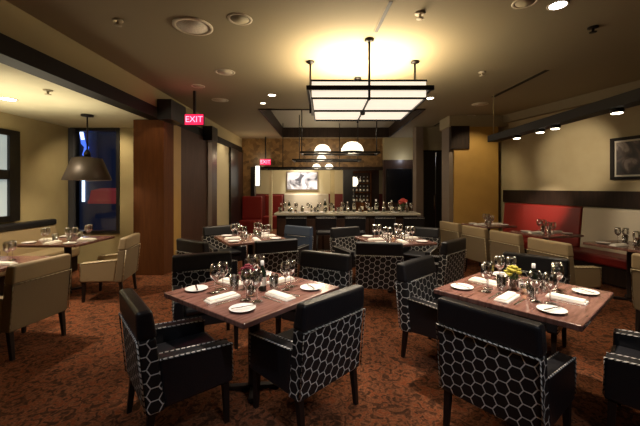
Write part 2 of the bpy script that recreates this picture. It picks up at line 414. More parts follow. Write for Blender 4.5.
downlight(360, 62, 'grey oval vent light behind the lantern rod', .10, 'fixd')
downlight(8, 99, 'lit recessed light in the pale alcove ceiling', .09, 'bulbw', z=2.71, power=70, spot=110)
p = on_ceiling(193, 26)
e = empty('ceiling_speaker', p); tag(e, 'round white ceiling speaker grille above the left side', 'speaker')
MB().lathe([(.20, 0), (.20, -.012), (.165, -.018), (.16, 0)], 32).build('rim', 'fix', e)
MB().lathe([(0, -.012), (.16, -.012), (.16, -.004), (0, -.004)], 32).build('grille', mat('speaker_grille', (.66, .60, .50), .7, noise=(.5, .44, .36), nscale=60), e)
def sprinkler(x, y, label, z=CH, m='fix'):
    e = empty('sprinkler', on_ceiling(x, y, z)); tag(e, label, 'sprinkler', 'ceiling sprinklers')
    MB().lathe([(.0, 0), (.05, -.001), (.05, -.01), (.03, -.016), (0, -.016)], 16).build('escutcheon', m, e)
    MB().lathe([(0, -.016), (.012, -.016), (.012, -.05), (.035, -.052), (.035, -.056), (0, -.056)], 16).build('head', m, e)
sprinkler(482, 72, 'white sprinkler head right of the hanging lantern')
sprinkler(593, 27, 'small dark sprinkler head at the upper right of the ceiling', m='dark')
sprinkler(118, 20, 'faint sprinkler head near the upper left bulkhead', m='fixd')
sprinkler(420, 13, 'faint sprinkler head near the near end of the ceiling slot', m='fix')
sprinkler(48, 90, 'sprinkler head in the pale alcove ceiling', 2.71, m='fixd')
def slot(x0, y0, x1, y1, label, w=.05, m='dark'):
    a = Vector(on_ceiling(x0, y0)); b_ = Vector(on_ceiling(x1, y1)); c = (a+b_)/2; L = (b_-a).length
    e = empty('slot_diffuser', c, math.atan2((b_-a).y, (b_-a).x)); tag(e, label, 'air vent', 'ceiling slot diffusers')
    MB().slab(-L/2, L/2, -w/2, w/2, -.005, -.001).build('slot', m, e)
    b = MB(); b.slab(-L/2-.02, L/2+.02, w/2, w/2+.015, -.004, -.001); b.slab(-L/2-.02, L/2+.02, -w/2-.015, -w/2, -.004, -.001)
    b.build('frame', 'ceil', e)
slot(493, 97, 547, 70, 'black slot air diffuser in the ceiling right of the lantern', .075)
slot(376, 32, 391, 1, 'long olive slot diffuser running from the lantern rod to the top', .035, 'dark')
slot(434, 126, 450, 117, 'short dark slot vent near the ceiling tray')

# lantern chandelier: x centre .5, y centre 4.5
ce = empty('lantern_chandelier', (.50, 4.52, 2.54)); tag(ce, 'large square parchment lantern chandelier hung on dark rods from the ceiling', 'chandelier')
h = .65; th = .20
sl = lambda *a: MB().slab(*a)
sl(-h, h, -h, -h+.012, .02, th).build('shade_panel', 'opal', ce); sl(-h, h, h-.012, h, .02, th).build('shade_panel', 'opal', ce)
sl(-h, -h+.012, -h+.012, h-.012, .02, th).build('shade_panel', 'opal', ce); sl(h-.012, h, -h+.012, h-.012, .02, th).build('shade_panel', 'opal', ce)
sl(-h+.012, h-.012, -h+.012, h-.012, .015, .03).build('diffuser', 'opal', ce)
for z in (0.0, th):
    b = MB(); r = .010
    b.slab(-h-r, h+r, -h-r, -h+r, z-r, z+r); b.slab(-h-r, h+r, h-r, h+r, z-r, z+r); b.slab(-h-r, -h+r, -h+r, h-r, z-r, z+r); b.slab(h-r, h+r, -h+r, h-r, z-r, z+r)
    b.build('rim', 'blackm', ce)
b = MB(); r = .03
b.slab(-h-.06, h+.08, -h-.045, -h-.015, .085, .135); b.slab(-h-.06, h+.06, h+.015, h+.045, .085, .135); b.slab(-h-.06, -h-.03, -h-.015, h+.015, .085, .135); b.slab(h+.03, h+.06, -h-.015, h+.015, .085, .135)
b.build('band', 'blackm', ce)
MB().slab(-h, h, -.009, .009, -.012, .014).build('cross_bar', 'blackm', ce)
MB().slab(-.008, .008, -h, h, -.014, .012).build('cross_bar', 'blackm', ce)
MB().lathe([(0, -.06), (.03, -.05), (.035, -.02), (.01, 0), (0, 0)], 12).build('finial', 'blackm', ce)
for (x, y) in ((0, -h-.03), (-h-.045, 0), (h+.045, 0), (0, h+.03)):
    rb = MB().tube([(x, y, -.03 if x <= 0 else 0), (x, y, CH-2.54-.02)], .014).build('rod', 'blackm', ce)
    MB().lathe([(0, CH-2.54-.001), (.055, CH-2.54-.001), (.055, CH-2.54-.02), (.02, CH-2.54-.035), (0, CH-2.54-.035)], 16, (x, y, 0)).build('ceiling_plate', 'blackm', rb)
for (x, y) in ((-.3, -.3), (.3, -.3), (-.3, .3), (.3, .3)):
    MB().ball((x, y, .12), .05).build('bulb', 'bulb', ce)
def light(kind, loc, e, col=(1, .8, .55), size=.1, rot=None, **k):
    l = bpy.data.lights.new('lamp_or_fill_light', kind); l.energy = e; l.color = col
    if kind == 'AREA': l.size = size
    else: l.shadow_soft_size = size
    for a, v in k.items(): setattr(l, a, v)
    o = bpy.data.objects.new('lamp_or_fill_light', l); COL.objects.link(o); o.location = loc
    if rot: o.rotation_euler = rot
    return o
def aim(o, tgt): o.rotation_euler = (Vector(tgt)-o.location).to_track_quat('-Z', 'Y').to_euler()
def spot(loc, tgt, e, ang, col=(1, .8, .55), blend=.7, size=.04):
    o = light('SPOT', loc, e, col, size, spot_size=math.radians(ang), spot_blend=blend); aim(o, tgt); return o
light('AREA', (.5, 4.52, 2.72), 118, (1, .83, .56), 1.1, (math.pi, 0, 0))
light('AREA', (.5, 4.52, 2.50), 34, (1, .83, .62), 1.1)

# bar pendants: rail with opal domes
def rail_fixture(name_lbl, Y, x0, x1, zr, lamps, rods, dome=True):
    e = empty('pendant_rail', ((x0+x1)/2, Y, zr)); tag(e, name_lbl, 'pendant light', 'pendant rails over the bar')
    hw = (x1-x0)/2
    b = MB(); b.slab(-hw, hw, -.03, .03, -.045, 0); b.slab(-hw, hw, .55, .61, -.045, 0); b.slab(-hw, -hw+.05, .03, .55, -.045, 0); b.slab(hw-.05, hw, .03, .55, -.045, 0)
    b.build('rail', 'blackm', e)
    for rx in rods:
        MB().tube([(rx-(x0+x1)/2, 0, 0), (rx-(x0+x1)/2, 0, (CH if Y < 7.2 else CH+.30)-zr)], .012).build('rod', 'blackm', e)
    for (lx, r) in lamps:
        q = MB().lathe([(r, 0), (r, .04), (r*.96, r*.35), (r*.78, r*.68), (r*.45, r*.9), (.03, r*.96), (0, r*.96)], 24, (lx-(x0+x1)/2, .29, 0)).build('dome', 'dome', e)
        MB().lathe([(r+.01, -.02), (r+.02, 0), (r+.01, .02), (r-.01, 0), (r+.01, -.02)], 24, (lx-(x0+x1)/2, .29, 0)).build('dome_ring', 'blackm', q)
        light('POINT', (lx, Y+.29, zr-.12), 12, (1, .82, .58), .1); light('POINT', (lx, Y+.29, zr+.5), 9, (1, .84, .62), .1)
    return e
rail_fixture('nearest dark pendant rail over the bar with two glowing opal domes', 7.9, -.58, 1.28, 2.36, [(-.06, .20), (.66, .27)], (-.54, 1.2))
rail_fixture('middle dark pendant rail over the bar with one small glowing dome', 9.3, -.9, 1.0, 2.30, [(-.1, .13)], (-.7, .9))
rail_fixture('farthest dark pendant rail over the bar with two small glowing lamps', 10.5, -1.9, .55, 2.14, [(-.27, .13), (.13, .13)], (-1.3, .45))

# alcove pendant
e = empty('pendant_lamp', (-3.88, 5.55, 1.64)); tag(e, 'bronze cone pendant lamp hanging in the left alcove', 'pendant light')
MB().lathe([(.335, 0), (.34, .01), (.21, .36), (.06, .38), (.05, .37), (.2, .35), (.325, .01), (.335, 0)], 32).build('lamp_shade', 'shade', e)
MB().lathe([(0, .37), (.05, .37), (.05, .44), (.02, .5), (0, .5)], 16).build('cap', 'blackm', e)
MB().tube([(0, 0, .48), (0, 0, 1.05)], .012).build('rod', 'blackm', e)
MB().lathe([(0, 1.03), (.09, 1.04), (.09, 1.069), (0, 1.069)], 20).build('canopy', 'blackm', e)
MB().ball((0, 0, .18), .05).build('bulb', 'bulb', e)
light('POINT', (-3.88, 5.55, 1.74), 16, (1, .8, .55), .06)

# exit signs
def exit_sign(x, y, z, s, label, post):
    e = empty('exit_sign', (x, y, z)); tag(e, label, 'exit sign', 'exit signs')
    MB().slab(-.17*s, .17*s, 0, .04, -.10*s, .10*s, .006).build('housing', 'black', e)
    MB().slab(-.16*s, .16*s, -.006, 0, -.09*s, .09*s).build('face', 'exit', e)
    cu = bpy.data.curves.new('lettering', 'FONT'); cu.body = 'EXIT'; cu.size = .15*s; cu.align_x = 'CENTER'; cu.align_y = 'CENTER'; cu.extrude = .002
    tm = bpy.data.objects.new('tmp', cu); COL.objects.link(tm); bpy.context.view_layer.update(); me = bpy.data.meshes.new_from_object(tm); bpy.data.objects.remove(tm)
    t = bpy.data.objects.new('lettering', me); COL.objects.link(t); t.parent = e; t.location = (0, -.012, 0); t.rotation_euler = (math.pi/2, 0, 0); me.materials.clear(); me.materials.append(M['exitl'])
    MB().slab(-.02, .02, .0, .04, .10*s, post).build('bracket', 'black', e)
    light('POINT', (x, y-.12, z), 1.4*s, (1, .05, .15), .08)
exit_sign(-2.27, 5.9, 2.70, 1.0, 'near red exit sign hanging by the mahogany column', .5)
exit_sign(-1.98, 11.3, 2.36, 1.1, 'far red exit sign above the back booths', .84)

# black suspended track on the right with spot heads
e = empty('lighting_track', (3.1, 3.6, 2.36)); tag(e, 'long black suspended lighting track along the right side', 'lighting track')
MB().slab(-.09, .09, -3.6, 2.7, 0, .12, .004).build('beam_body', 'dark', e)
for y in (-2.5, -.35, 2.5): MB().tube([(-.075, y, .11), (-.075, y, CH-2.36)], .009).build('hanger', 'bulk', e)
for i, Y in enumerate((5.49, 4.9, 4.58, 3.61)):
    s = MB().lathe([(.06, 0), (.065, -.02), (.05, -.045), (.045, -.045), (.04, -.01), (.06, 0)], 16, (0, Y-3.6, 0)).build('lamp_ring', 'blackm', e)
    MB().lathe([(0, -.05), (.05, -.05), (.045, -.02), (0, -.02)], 16, (0, Y-3.6, 0)).build('lamp_face', 'bulb', s)
spot((3.1, 5.49, 2.25), wp(1.0, 0, 2.05), 100, 54, (1, .82, .58))
spot((3.1, 4.9, 2.25), wp(1.55, .14, 1.08), 620, 24, (1, .82, .66), 1)
spot((3.1, 4.58, 2.25), wp(-.45, .2, 1.1), 70, 44, (1, .84, .64))
spot((3.1, 3.61, 2.25), (3.3, 3.9, 0), 26, 80)

# ------------------------------------------------------------------ chairs
def make_chair(kind):
    up, panel, tr = {'black': ('leather', 'hexf', 'trimd'), 'tan': ('tan', 'tan2', 'tantrim')}[kind]
    root = empty('armchair')
    hw = .29
    def yo(z): return -.27 - (z-.25)*.09          # outer face leans back
    z0, z1, z2 = .25, .68, .84
    MB().hexa([(-hw, yo(z0), z0), (hw, yo(z0), z0), (hw, yo(z0)+.10, z0), (-hw, yo(z0)+.10, z0), (-hw, yo(z1), z1), (hw, yo(z1), z1), (hw, yo(z1)+.09, z1), (-hw, yo(z1)+.09, z1)], .012).build('backrest', panel, root)
    MB().hexa([(-hw-.004, yo(z1)-.006, z1-.004), (hw+.004, yo(z1)-.006, z1-.004), (hw+.004, yo(z1)+.10, z1-.004), (-hw-.004, yo(z1)+.10, z1-.004),
               (-hw, yo(z2), z2), (hw, yo(z2), z2), (hw, yo(z2)+.085, z2), (-hw, yo(z2)+.085, z2)], .022, 3).build('back_band', up, root)
    e = .006
    MB().tube([(-hw, yo(.27)-e, .27), (-hw, yo(z1)-e-.002, z1-.005), (hw, yo(z1)-e-.002, z1-.005), (hw, yo(.27)-e, .27)], .0055, 6).build('stitching', tr, root)
    MB().tube([(-hw+.09, yo(z1)+.10, z1-.005), (hw-.09, yo(z1)+.10, z1-.005)], .005, 6).build('stitching', tr, root)
    MB().slab(-.20, .20, -.165, .23, .27, .38, .012).build('seat_base', up, root)
    MB().slab(-.198, .198, -.17, .24, .382, .445, .025).build('seat_cushion', up, root)
    for s in (-1, 1):
        x0, x1 = sorted((s*.202, s*.29))
        a = MB().hexa([(x0, -.172, .26), (x1, -.172, .26), (x1, .24, .27), (x0, .24, .27), (x0, -.205, .55), (x1, -.205, .55), (x1, .235, .52), (x0, .235, .52)], .016, 3).build('armrest', up, root)
        MB().tube([(s*.289, -.2, .547), (s*.289, .233, .517), (s*.289, .238, .30)], .0055, 6).build('stitching', tr, a)
        MB().tube([(s*.203, -.2, .547), (s*.203, .233, .517)], .0045, 6).build('inner_stitching', tr, a)
        for y, dy in ((.20, .01), (-.235, -.03)):
            c = .021; q = .015; x = s*.255
            MB().hexa([(x-q, y+dy-q, 0), (x+q, y+dy-q, 0), (x+q, y+dy+q, 0), (x-q, y+dy+q, 0), (x-c, y-c, .265), (x+c, y-c, .265), (x+c, y+c, .265), (x-c, y+c, .265)], .003).build('leg', 'leg', root)
    return root
protos = {}
def chair(kind, x, y, f, label, group):
    if kind not in protos:
        o = protos[kind] = make_chair(kind)
    else: o = copy_tree(protos[kind])
    o.location = (x, y, 0); o.rotation_euler.z = face(f)
    return tag(o, label, 'chair', group)
GL, GR = 'chairs at the front left table', 'chairs at the front right table'
chair('black', -.965, 2.28, (.77, .63), 'black armchair left of the front left table, seen from its side', GL)
chair('black', -.15, 2.40, (-.72, .69), 'black hexagon-patterned armchair with its back to us at the front left table', GL)
chair('black', -1.16, 3.30, (.42, -.90), 'black armchair on the far left side of the front left table', GL)
chair('black', -.13, 3.34, (-.48, -.87), 'black armchair on the far right side of the front left table', GL)
chair('black', 1.125, 2.10, (.78, .63), 'large black hexagon-backed armchair at the near side of the front right table', GR)
chair('black', 1.07, 3.06, (.71, -.70), 'black armchair on the far left side of the front right table', GR)
chair('black', 2.03, 2.06, (-.70, .70), 'black armchair cut off at the bottom right corner', GR)
chair('black', 1.93, 3.25, (-.70, -.72), 'black armchair beyond the front right table, facing us', GR)
GM, GN = 'chairs at the middle right table', 'chairs at the middle left table'
chair('black', .72, 4.52, (.15, .98), 'black hexagon-backed armchair at the near side of the middle right table', GM)
chair('black', 1.50, 4.66, (-.7, .71), 'black armchair at the near right corner of the middle right table', GM)
chair('black', .50, 5.62, (.55, -.83), 'black armchair on the far left of the middle right table', GM)
chair('black', 1.52, 5.62, (-.55, -.83), 'black armchair on the far right of the middle right table', GM)
chair('black', -1.58, 4.66, (.55, .83), 'black hexagon-backed armchair at the near left of the middle left table', GN)
chair('black', -.76, 4.70, (-.45, .89), 'black hexagon-backed armchair at the near right of the middle left table', GN)
bl = chair('black', -.62, 5.78, (-.55, -.83), 'black armchair with painted blue glare on its back beyond the middle left table', GN)
for k in bl.children:
    if k.name.startswith('back'): k.data = k.data.copy(); k.data.materials[0] = M['slate']  # paints the blue glare onto this chair's back parts
chair('black', -1.72, 5.85, (.6, -.8), 'black armchair at the far left of the middle left table', GN)
chair('tan', -2.99, 3.29, (-.99, .13), 'large tan armchair at the left edge with its back to us', 'tan chairs in the alcove')
chair('tan', -3.05, 4.80, (-.98, -.2), 'tan armchair under the alcove pendant, seen from its side', 'tan chairs in the alcove')
GT = 'tan chairs along the right banquette'
chair('tan', 2.72, 6.75, (.96, .28), 'tan armchair beside the mustard column, farthest along the banquette', GT)
chair('tan', 2.86, 5.98, (.96, .28), 'tan armchair second from the mustard column', GT)
chair('tan', 3.02, 5.27, (.96, .28), 'tan armchair third from the mustard column', GT)
chair('tan', 3.16, 4.48, (.96, .28), 'tan armchair behind the front right table, facing the cream banquette', GT)
chair('tan', 3.60, 3.42, (.9, .43), 'tan armchair at the right edge of the picture', GT)

# bar stools
def make_stool():
    r = empty('bar_stool')
    MB().slab(-.2, .2, -.2, .2, .60, .68, .025).build('seat', 'leather', r)
    MB().hexa([(-.2, -.2, .70), (.2, -.2, .70), (.2, -.15, .70), (-.2, -.15, .70), (-.2, -.24, .96), (.2, -.24, .96), (.2, -.20, .96), (-.2, -.20, .96)], .015).build('backrest', 'leather', r)
    MB().tube([(-.19, -.247, .935), (.19, -.247, .935)], .005, 6).build('stitching', 'trimd', r)
    for s in (-1, 1):
        MB().tube([(s*.17, -.18, .62), (s*.17, -.185, .72)], .014).build('back_post', 'leg', r)
        for y in (-.17, .17): MB().tube([(s*.17, y, .60), (s*.19, y*1.1, 0)], .018).build('leg', 'leg', r)
    b = MB(); b.tube([(-.18, -.18, .25), (.18, -.18, .25), (.18, .18, .25), (-.18, .18, .25)], .011, 8, True); b.build('foot_ring', 'steel', r)
    return r
st = make_stool(); stools = []
for i, x in enumerate((-.55, .02, .58, 1.15, 1.7)):
    o = st if i == 0 else copy_tree(st); o.location = (x, 6.72, 0); stools.append(o)
ordinal(stools, '{} dark bar stool from the left along the bar counter', 'bar stool', 'bar stools')

# ------------------------------------------------------------------ tables
def table(x, y, rot, side, label, group, pedestal=False, sy=None):
    sy = sy or side
    e = empty('dining_table', (x, y, 0), rot); tag(e, label, 'table', group)
    MB().slab(-side/2, side/2, -sy/2, sy/2, .715, .75, .006).build('tabletop', 'tbl', e)
    if pedestal:
        MB().lathe([(0, .03), (.05, .03), (.045, .06), (.045, .70), (.1, .712), (0, .712)], 16).build('column', 'leg', e)
        b = MB()
        for q in range(4): b.box((0, 0, .018), (.38, .05, .03), .006, Matrix.Rotation(math.pi/4 + q%2*math.pi/2, 3, 'Z')) if q < 2 else None
        b.build('base', 'leg', e)
    else:
        for sx in (-1, 1):
            for q in (-1, 1):
                c = .026; X = sx*(side/2-.055); Y = q*(sy/2-.055)
                MB().slab(X-c, X+c, Y-c, Y+c, 0, .713, .003).build('leg', 'tbl_edge', e)
    return e
TL = (-.54, 2.59, math.radians(51.8)); TR = (1.485, 2.56, math.radians(41.3))
table(*TL, .93, 'square dark wood table set for four at the front left', 'front dining tables', True)
table(*TR, .93, 'square dark wood table set for four at the front right', 'front dining tables', True)
TML = (-1.15, 5.25, math.radians(30)); TMR = (1.02, 5.08, math.radians(15))
table(*TML, .9, 'dark wood table in the middle left, before the bar', 'middle dining tables', True)
table(*TMR, .9, 'dark wood table in the middle right, before the bar', 'middle dining tables', True)
TA = (-3.78, 5.0, 0); TZ = (-3.52, 3.42, 0)
table(*TA, .85, 'dark wood table under the alcove pendant lamp', 'alcove tables', True)
table(*TZ, .85, 'dark wood table at the left edge before the tan chair', 'alcove tables', True)
BT = []
for t, lb in ((2.05, 'small dark table at the banquette end beside the mustard column'), (.72, 'small dark table in front of the red banquette'), (-.55, 'small dark table in front of the cream banquette')):
    p = wp(t, 1.08); table(p.x, p.y, WR, .74, lb, 'banquette tables', True); BT.append((p.x, p.y, WR))

# tableware protos
def p_plate():
    return MB().lathe([(0, 0), (.045, 0), (.05, .003), (.082, .014), (.084, .016), (.081, .017), (.05, .007), (0, .006)], 28).build('bread_plate', 'white')
def p_napkin():
    b = MB()
    b.hexa([(-.048, -.12, 0), (.048, -.12, 0), (.045, .12, 0), (-.045, .12, 0), (-.042, -.115, .012), (.042, -.115, .012), (.04, .115, .016), (-.04, .115, .016)], .004)
    b.hexa([(-.043, -.112, .0125), (.036, -.112, .0125), (.03, .105, .017), (-.041, .105, .017), (-.03, -.10, .026), (.026, -.10, .026), (.02, .095, .03), (-.03, .095, .03)], .006)
    return b.build('folded_napkin', 'linen')
def p_wine():
    return MB().lathe([(0, 0), (.034, 0), (.034, .002), (.006, .007), (.0045, .012), (.0045, .085), (.012, .095), (.034, .118), (.041, .145), (.038, .185), (.033, .205), (.0315, .205), (.036, .183), (.039, .145), (.032, .12), (.01, .098), (0, .097)], 20).build('wine_glass', 'glass')
def p_tumbler():
    return MB().lathe([(0, 0), (.030, 0), (.032, .004), (.037, .11), (.0355, .11), (.031, .012), (0, .010)], 20).build('water_glass', 'glass')
def p_fork():
    b = MB(); b.slab(-.006, .006, -.10, .03, 0, .004, .001); b.slab(-.011, .011, .028, .05, .001, .005, .001)
    for x in (-.009, -.003, .003, .009): b.slab(x-.0017, x+.0017, .049, .095, .002, .006)
    return b.build('fork', 'steel')
def p_knife():
    b = MB(); b.slab(-.007, .007, -.11, -.02, 0, .006, .002)
    b.hexa([(-.006, -.022, .001), (.006, -.022, .001), (.002, .11, .001), (-.006, .10, .001), (-.006, -.022, .004), (.006, -.022, .004), (.002, .11, .003), (-.006, .10, .003)])
    return b.build('knife', 'steel')
def p_butter():
    b = MB(); b.slab(-.005, .005, -.08, 0, 0, .004, .001); b.slab(-.007, .006, -.002, .07, 0, .003, .001)
    return b.build('butter_knife', 'steel')
PR = {}
def item(kind, x, y, z, rz):
    if kind not in PR: o = PR[kind] = {'bread_plate': p_plate, 'folded_napkin': p_napkin, 'wine_glass': p_wine, 'water_glass': p_tumbler, 'fork': p_fork, 'knife': p_knife, 'butter_knife': p_butter}[kind]()
    else: o = copy_tree(PR[kind])
    o.location = (x, y, z); o.rotation_euler.z = rz
    return o
CATS = {'bread_plate': ('white bread plate', 'plate'), 'folded_napkin': ('folded white napkin', 'napkin'), 'wine_glass': ('stemmed wine glass', 'glass'),
        'water_glass': ('straight water glass', 'glass'), 'fork': ('steel fork', 'fork'), 'knife': ('steel table knife', 'knife'), 'butter_knife': ('small butter knife', 'knife')}
def lay(T, seats, where, full=True, spread=.28, side=.33):
    got = {}
    for k in seats:
        a = T[2] + k*math.pi/2
        f = Vector((-math.sin(a), math.cos(a), 0)); l = Vector((-f.y, f.x, 0)); c = Vector((T[0], T[1], .7502))
        def put(kind, fwd, left, dz=0, rz=0.0):
            p = c + f*fwd + l*left
            got.setdefault(kind, []).append(item(kind, p.x, p.y, p.z+dz, a+rz))
        j = R.uniform(-.12, .12)
        put('folded_napkin', -spread, 0, 0, j)
        put('bread_plate', -spread, side, 0)
        if full:
            put('butter_knife', -spread, side, .018, 1.2+j)
            put('fork', -spread, .085, 0, j*.3); put('knife', -spread, -.085, 0, j*.3)
        put('wine_glass', -spread+.09, -.145); put('wine_glass', -spread+.115, -.227)
        put('water_glass', -spread+.17, -.10)
    for kind, os_ in got.items():
        nm, cat = CATS[kind]
        ordinal(os_, '{} ' + nm + ' from the left on the ' + where, cat, nm + 's on the ' + where)
lay(TL, (0, 1, 2, 3), 'front left table')
lay(TR, (0, 1, 2, 3), 'front right table')
lay(TML, (0, 1, 2, 3), 'middle left table', False)
lay(TMR, (0, 1, 2, 3), 'middle right table', False)
lay(TA, (0, 1, 3), 'alcove pendant table', False)
lay(TZ, (1, 3), 'table at the left edge', False)
for T, wh in zip(BT, ('table beside the mustard column', 'table before the red banquette', 'table before the cream banquette')):
    lay(T, (1, 3), wh, False, .22, .2)

# centrepieces
def flowers(x, y, petal, label, h=.11, z0=.7502, k=1):
    e = empty('flower_vase', (x, y, z0)); e.scale = (k, k, k); tag(e, label, 'flowers')
    MB().lathe([(0, 0), (.032, 0), (.038, .03), (.034, .08), (.036, .085), (.034, .085), (.031, .08), (.035, .03), (0, .01)], 20).build('vase', 'glass', e)
    for i in range(13):
        a = i*2.4; r = .042*math.sqrt(i/13); z = h + .055*(1-(i/13)) + R.uniform(0, .015)
        p = (r*1.2*math.cos(a), r*1.2*math.sin(a), z)
        s = MB().tube([(p[0]*.2, p[1]*.2, .012), (p[0]*.6, p[1]*.6, .08), p], .002, 5).build('stem', 'leaf', e)
        b = MB(); b.ball(p, .019, (1, 1, .75), 1)
        for k in range(5):
            b.ball((p[0]+.014*math.cos(k*1.257), p[1]+.014*math.sin(k*1.257), p[2]+.004), .011, (1, 1, .8), 1)
        b.build('bloom', petal, s)
    for i in range(5):
        a = i*1.256+.4
        MB().hexa([(.01*math.cos(a), .01*math.sin(a), .085), (.02*math.cos(a+.3), .02*math.sin(a+.3), .087), (.055*math.cos(a+.15), .055*math.sin(a+.15), .11), (.065*math.cos(a), .065*math.sin(a), .108),
                   (.01*math.cos(a), .01*math.sin(a), .088), (.02*math.cos(a+.3), .02*math.sin(a+.3), .09), (.055*math.cos(a+.15), .055*math.sin(a+.15), .112), (.065*math.cos(a), .065*math.sin(a), .11)]).build('leaf', 'leaf', e)
def tp(T, x, y):
    c, q = math.cos(T[2]), math.sin(T[2]); return T[0]+c*x-q*y, T[1]+q*x+c*y
flowers(*tp(TL, -.02, .055), 'petal_red', 'posy of deep red flowers in glass vase on front left table')
flowers(*tp(TR, -.02, .055), 'petal_yel', 'posy of yellow green flowers in glass vase on front right table')
def p_bottle(m='bottle', s=1.0, z=.7502, x=0, y=0):
    e = empty('bottle', (x, y, z))
    MB().lathe([(0, 0), (.034*s, 0), (.036*s, .006*s), (.036*s, .15*s), (.030*s, .175*s), (.014*s, .20*s), (.013*s, .25*s), (.015*s, .252*s), (.015*s, .262*s), (0, .262*s)], 18).build('glass_body', m, e)
    MB().lathe([(.0368*s, .05*s), (.0368*s, .125*s)], 18).build('paper_label', 'paper', e)
    MB().lathe([(.0155*s, .225*s), (.0155*s, .266*s), (0, .267*s)], 14).build('cap', 'white', e)
    return e
tag(p_bottle('bottle', .85, .7502, *tp(TL, .02, -.07)), 'dark bottle with pale label in the middle of front left table', 'bottle')
tag(p_bottle('bottle', .8, .7502, *tp(TR, .02, -.07)), 'dark bottle with pale label in the middle of front right table', 'bottle')
def candle(x, y, label):
    e = empty('candle_holder', (x, y, .7502)); tag(e, label, 'candle')
    MB().lathe([(0, 0), (.03, 0), (.034, .06), (.031, .06), (.028, .008), (0, .006)], 18).build('glass_cup', 'glass', e)
    MB().lathe([(0, .008), (.026, .008), (.026, .03), (0, .03)], 16).build('wax', 'candle', e)
candle(*tp(TL, -.06, -.04), 'small glowing candle cup in the middle of front left table')
candle(*tp(TR, -.06, -.04), 'small glowing candle cup in the middle of front right table')
candle(-1.15, 5.25, 'small glowing candle cup on the middle left table')
candle(1.02, 5.08, 'small glowing candle cup on the middle right table')
def shaker(x, y, m, label):
    e = empty('shaker', (x, y, .7502)); tag(e, label, 'shaker')
    MB().lathe([(0, 0), (.018, 0), (.02, .01), (.014, .05), (0, .05)], 14).build('jar', m, e)
    MB().lathe([(.0145, .05), (.016, .053), (.012, .068), (0, .07)], 14).build('lid', 'steel', e)
shaker(*tp(TL, .07, .03), 'white', 'white salt shaker on the front left table'); shaker(*tp(TL, .085, -.015), 'pot', 'grey pepper shaker on the front left table')
shaker(*tp(TR, .07, .03), 'white', 'white salt shaker on the front right table'); shaker(*tp(TR, .085, -.015), 'pot', 'grey pepper shaker on the front right table')

# ------------------------------------------------------------------ banquettes
def banquette(name_lbl, t0, t1, bm_, sm_, zt):
    e = empty('banquette', W0, WR); tag(e, name_lbl, 'bench seat', 'right wall banquettes')
    MB().slab(-.62, -.06, t0, t1, .02, .30, .01).build('base', 'darkw', e)
    MB().slab(-.66, -.20, t0+.01, t1-.01, .302, .46, .035).build('seat_cushion', sm_, e)
    MB().hexa([(-.24, t0, .44), (-.05, t0, .44), (-.05, t1, .44), (-.24, t1, .44), (-.16, t0, zt), (-.05, t0, zt), (-.05, t1, zt), (-.16, t1, zt)], .03, 3).build('backrest', bm_, e)
banquette('red leather banquette with tall back beside the mustard column', .81, 2.58, 'red', 'red', 1.17)
banquette('cream-backed banquette with red seat along the right wall', -3.2, .79, 'cream', 'red', 1.17)
e = empty('banquette', (-5.07, 0, 0)); tag(e, 'tan banquette with dark top roll along the left alcove wall', 'bench seat')
MB().slab(.02, .55, 2.2, 6.22, .02, .28, .01).build('base', 'darkw', e)
MB().slab(.12, .60, 2.21, 6.21, .282, .45, .03).build('seat_cushion', 'tan', e)
MB().hexa([(.02, 2.2, .43), (.22, 2.2, .43), (.22, 6.22, .43), (.02, 6.22, .43), (.02, 2.2, .84), (.15, 2.2, .84), (.15, 6.22, .84), (.02, 6.22, .84)], .02).build('backrest', 'tan', e)
MB().slab(.02, .17, 2.2, 6.23, .842, .95, .03).build('top_roll', 'leather', e)

# pictures
e = empty('picture', wp(-.05, 0, 1.65), WR); tag(e, 'large dark framed abstract print on the right wall', 'picture')
b = MB(); b.slab(-.045, -.01, -.5, -.44, 0, .70); b.slab(-.045, -.01, .40, .46, 0, .70); b.slab(-.045, -.01, -.44, .40, 0, .05); b.slab(-.045, -.01, -.44, .40, .65, .70)
b.build('picture_frame', 'dark', e)
MB().slab(-.025, -.01, -.44, .40, .05, .65).build('mat_board', 'mat_w', e)
MB().slab(-.03, -.025, -.41, .37, .08, .62).build('print', 'art1', e)
e = empty('picture', (-.93, 13.96, 1.40)); tag(e, 'wide pale framed print lit on the back room wall', 'picture')
MB().slab(-.65, .65, -.03, .0, 0, .76).build('picture_frame', 'greyp', e)
MB().slab(-.61, .61, -.036, -.03, .04, .72).build('print', 'art2', e)
# back room benches and lit panel
e = empty('banquette', (-.75, 13.55, 0)); tag(e, 'pale bench with lit top below the back room print', 'bench seat')
MB().slab(-.9, .9, -.35, .3, 0, .45, .02).build('seat', 'red', e)
MB().slab(-.9, .9, .16, .34, .45, 1.25, .03).build('backrest', 'cream', e)
for x, lb in ((-2.45, 'red leather booth at the back left, under the mosaic pier'), (-1.95, 'red leather booth at the back left, beside the white post')):
    e = empty('booth', (x, 11.2 if x < -2.2 else 12.7, 0)); tag(e, lb, 'booth', 'red booths at the back')
    MB().slab(-.33, .33, -.3, .3, 0, .45, .03).build('seat', 'red', e)
    MB().slab(-.33, .33, .18, .32, .45, 1.22, .03).build('backrest', 'red', e)
e = empty('light_box', (-2.30, 11.60, 1.55)); tag(e, 'narrow glowing white panel on the dark post at the back left', 'light panel')
MB().slab(-.09, .09, 0, .05, 0, .72).build('housing', 'black', e)
MB().slab(-.07, .07, -.008, 0, .02, .70).build('panel', 'whitelit', e)
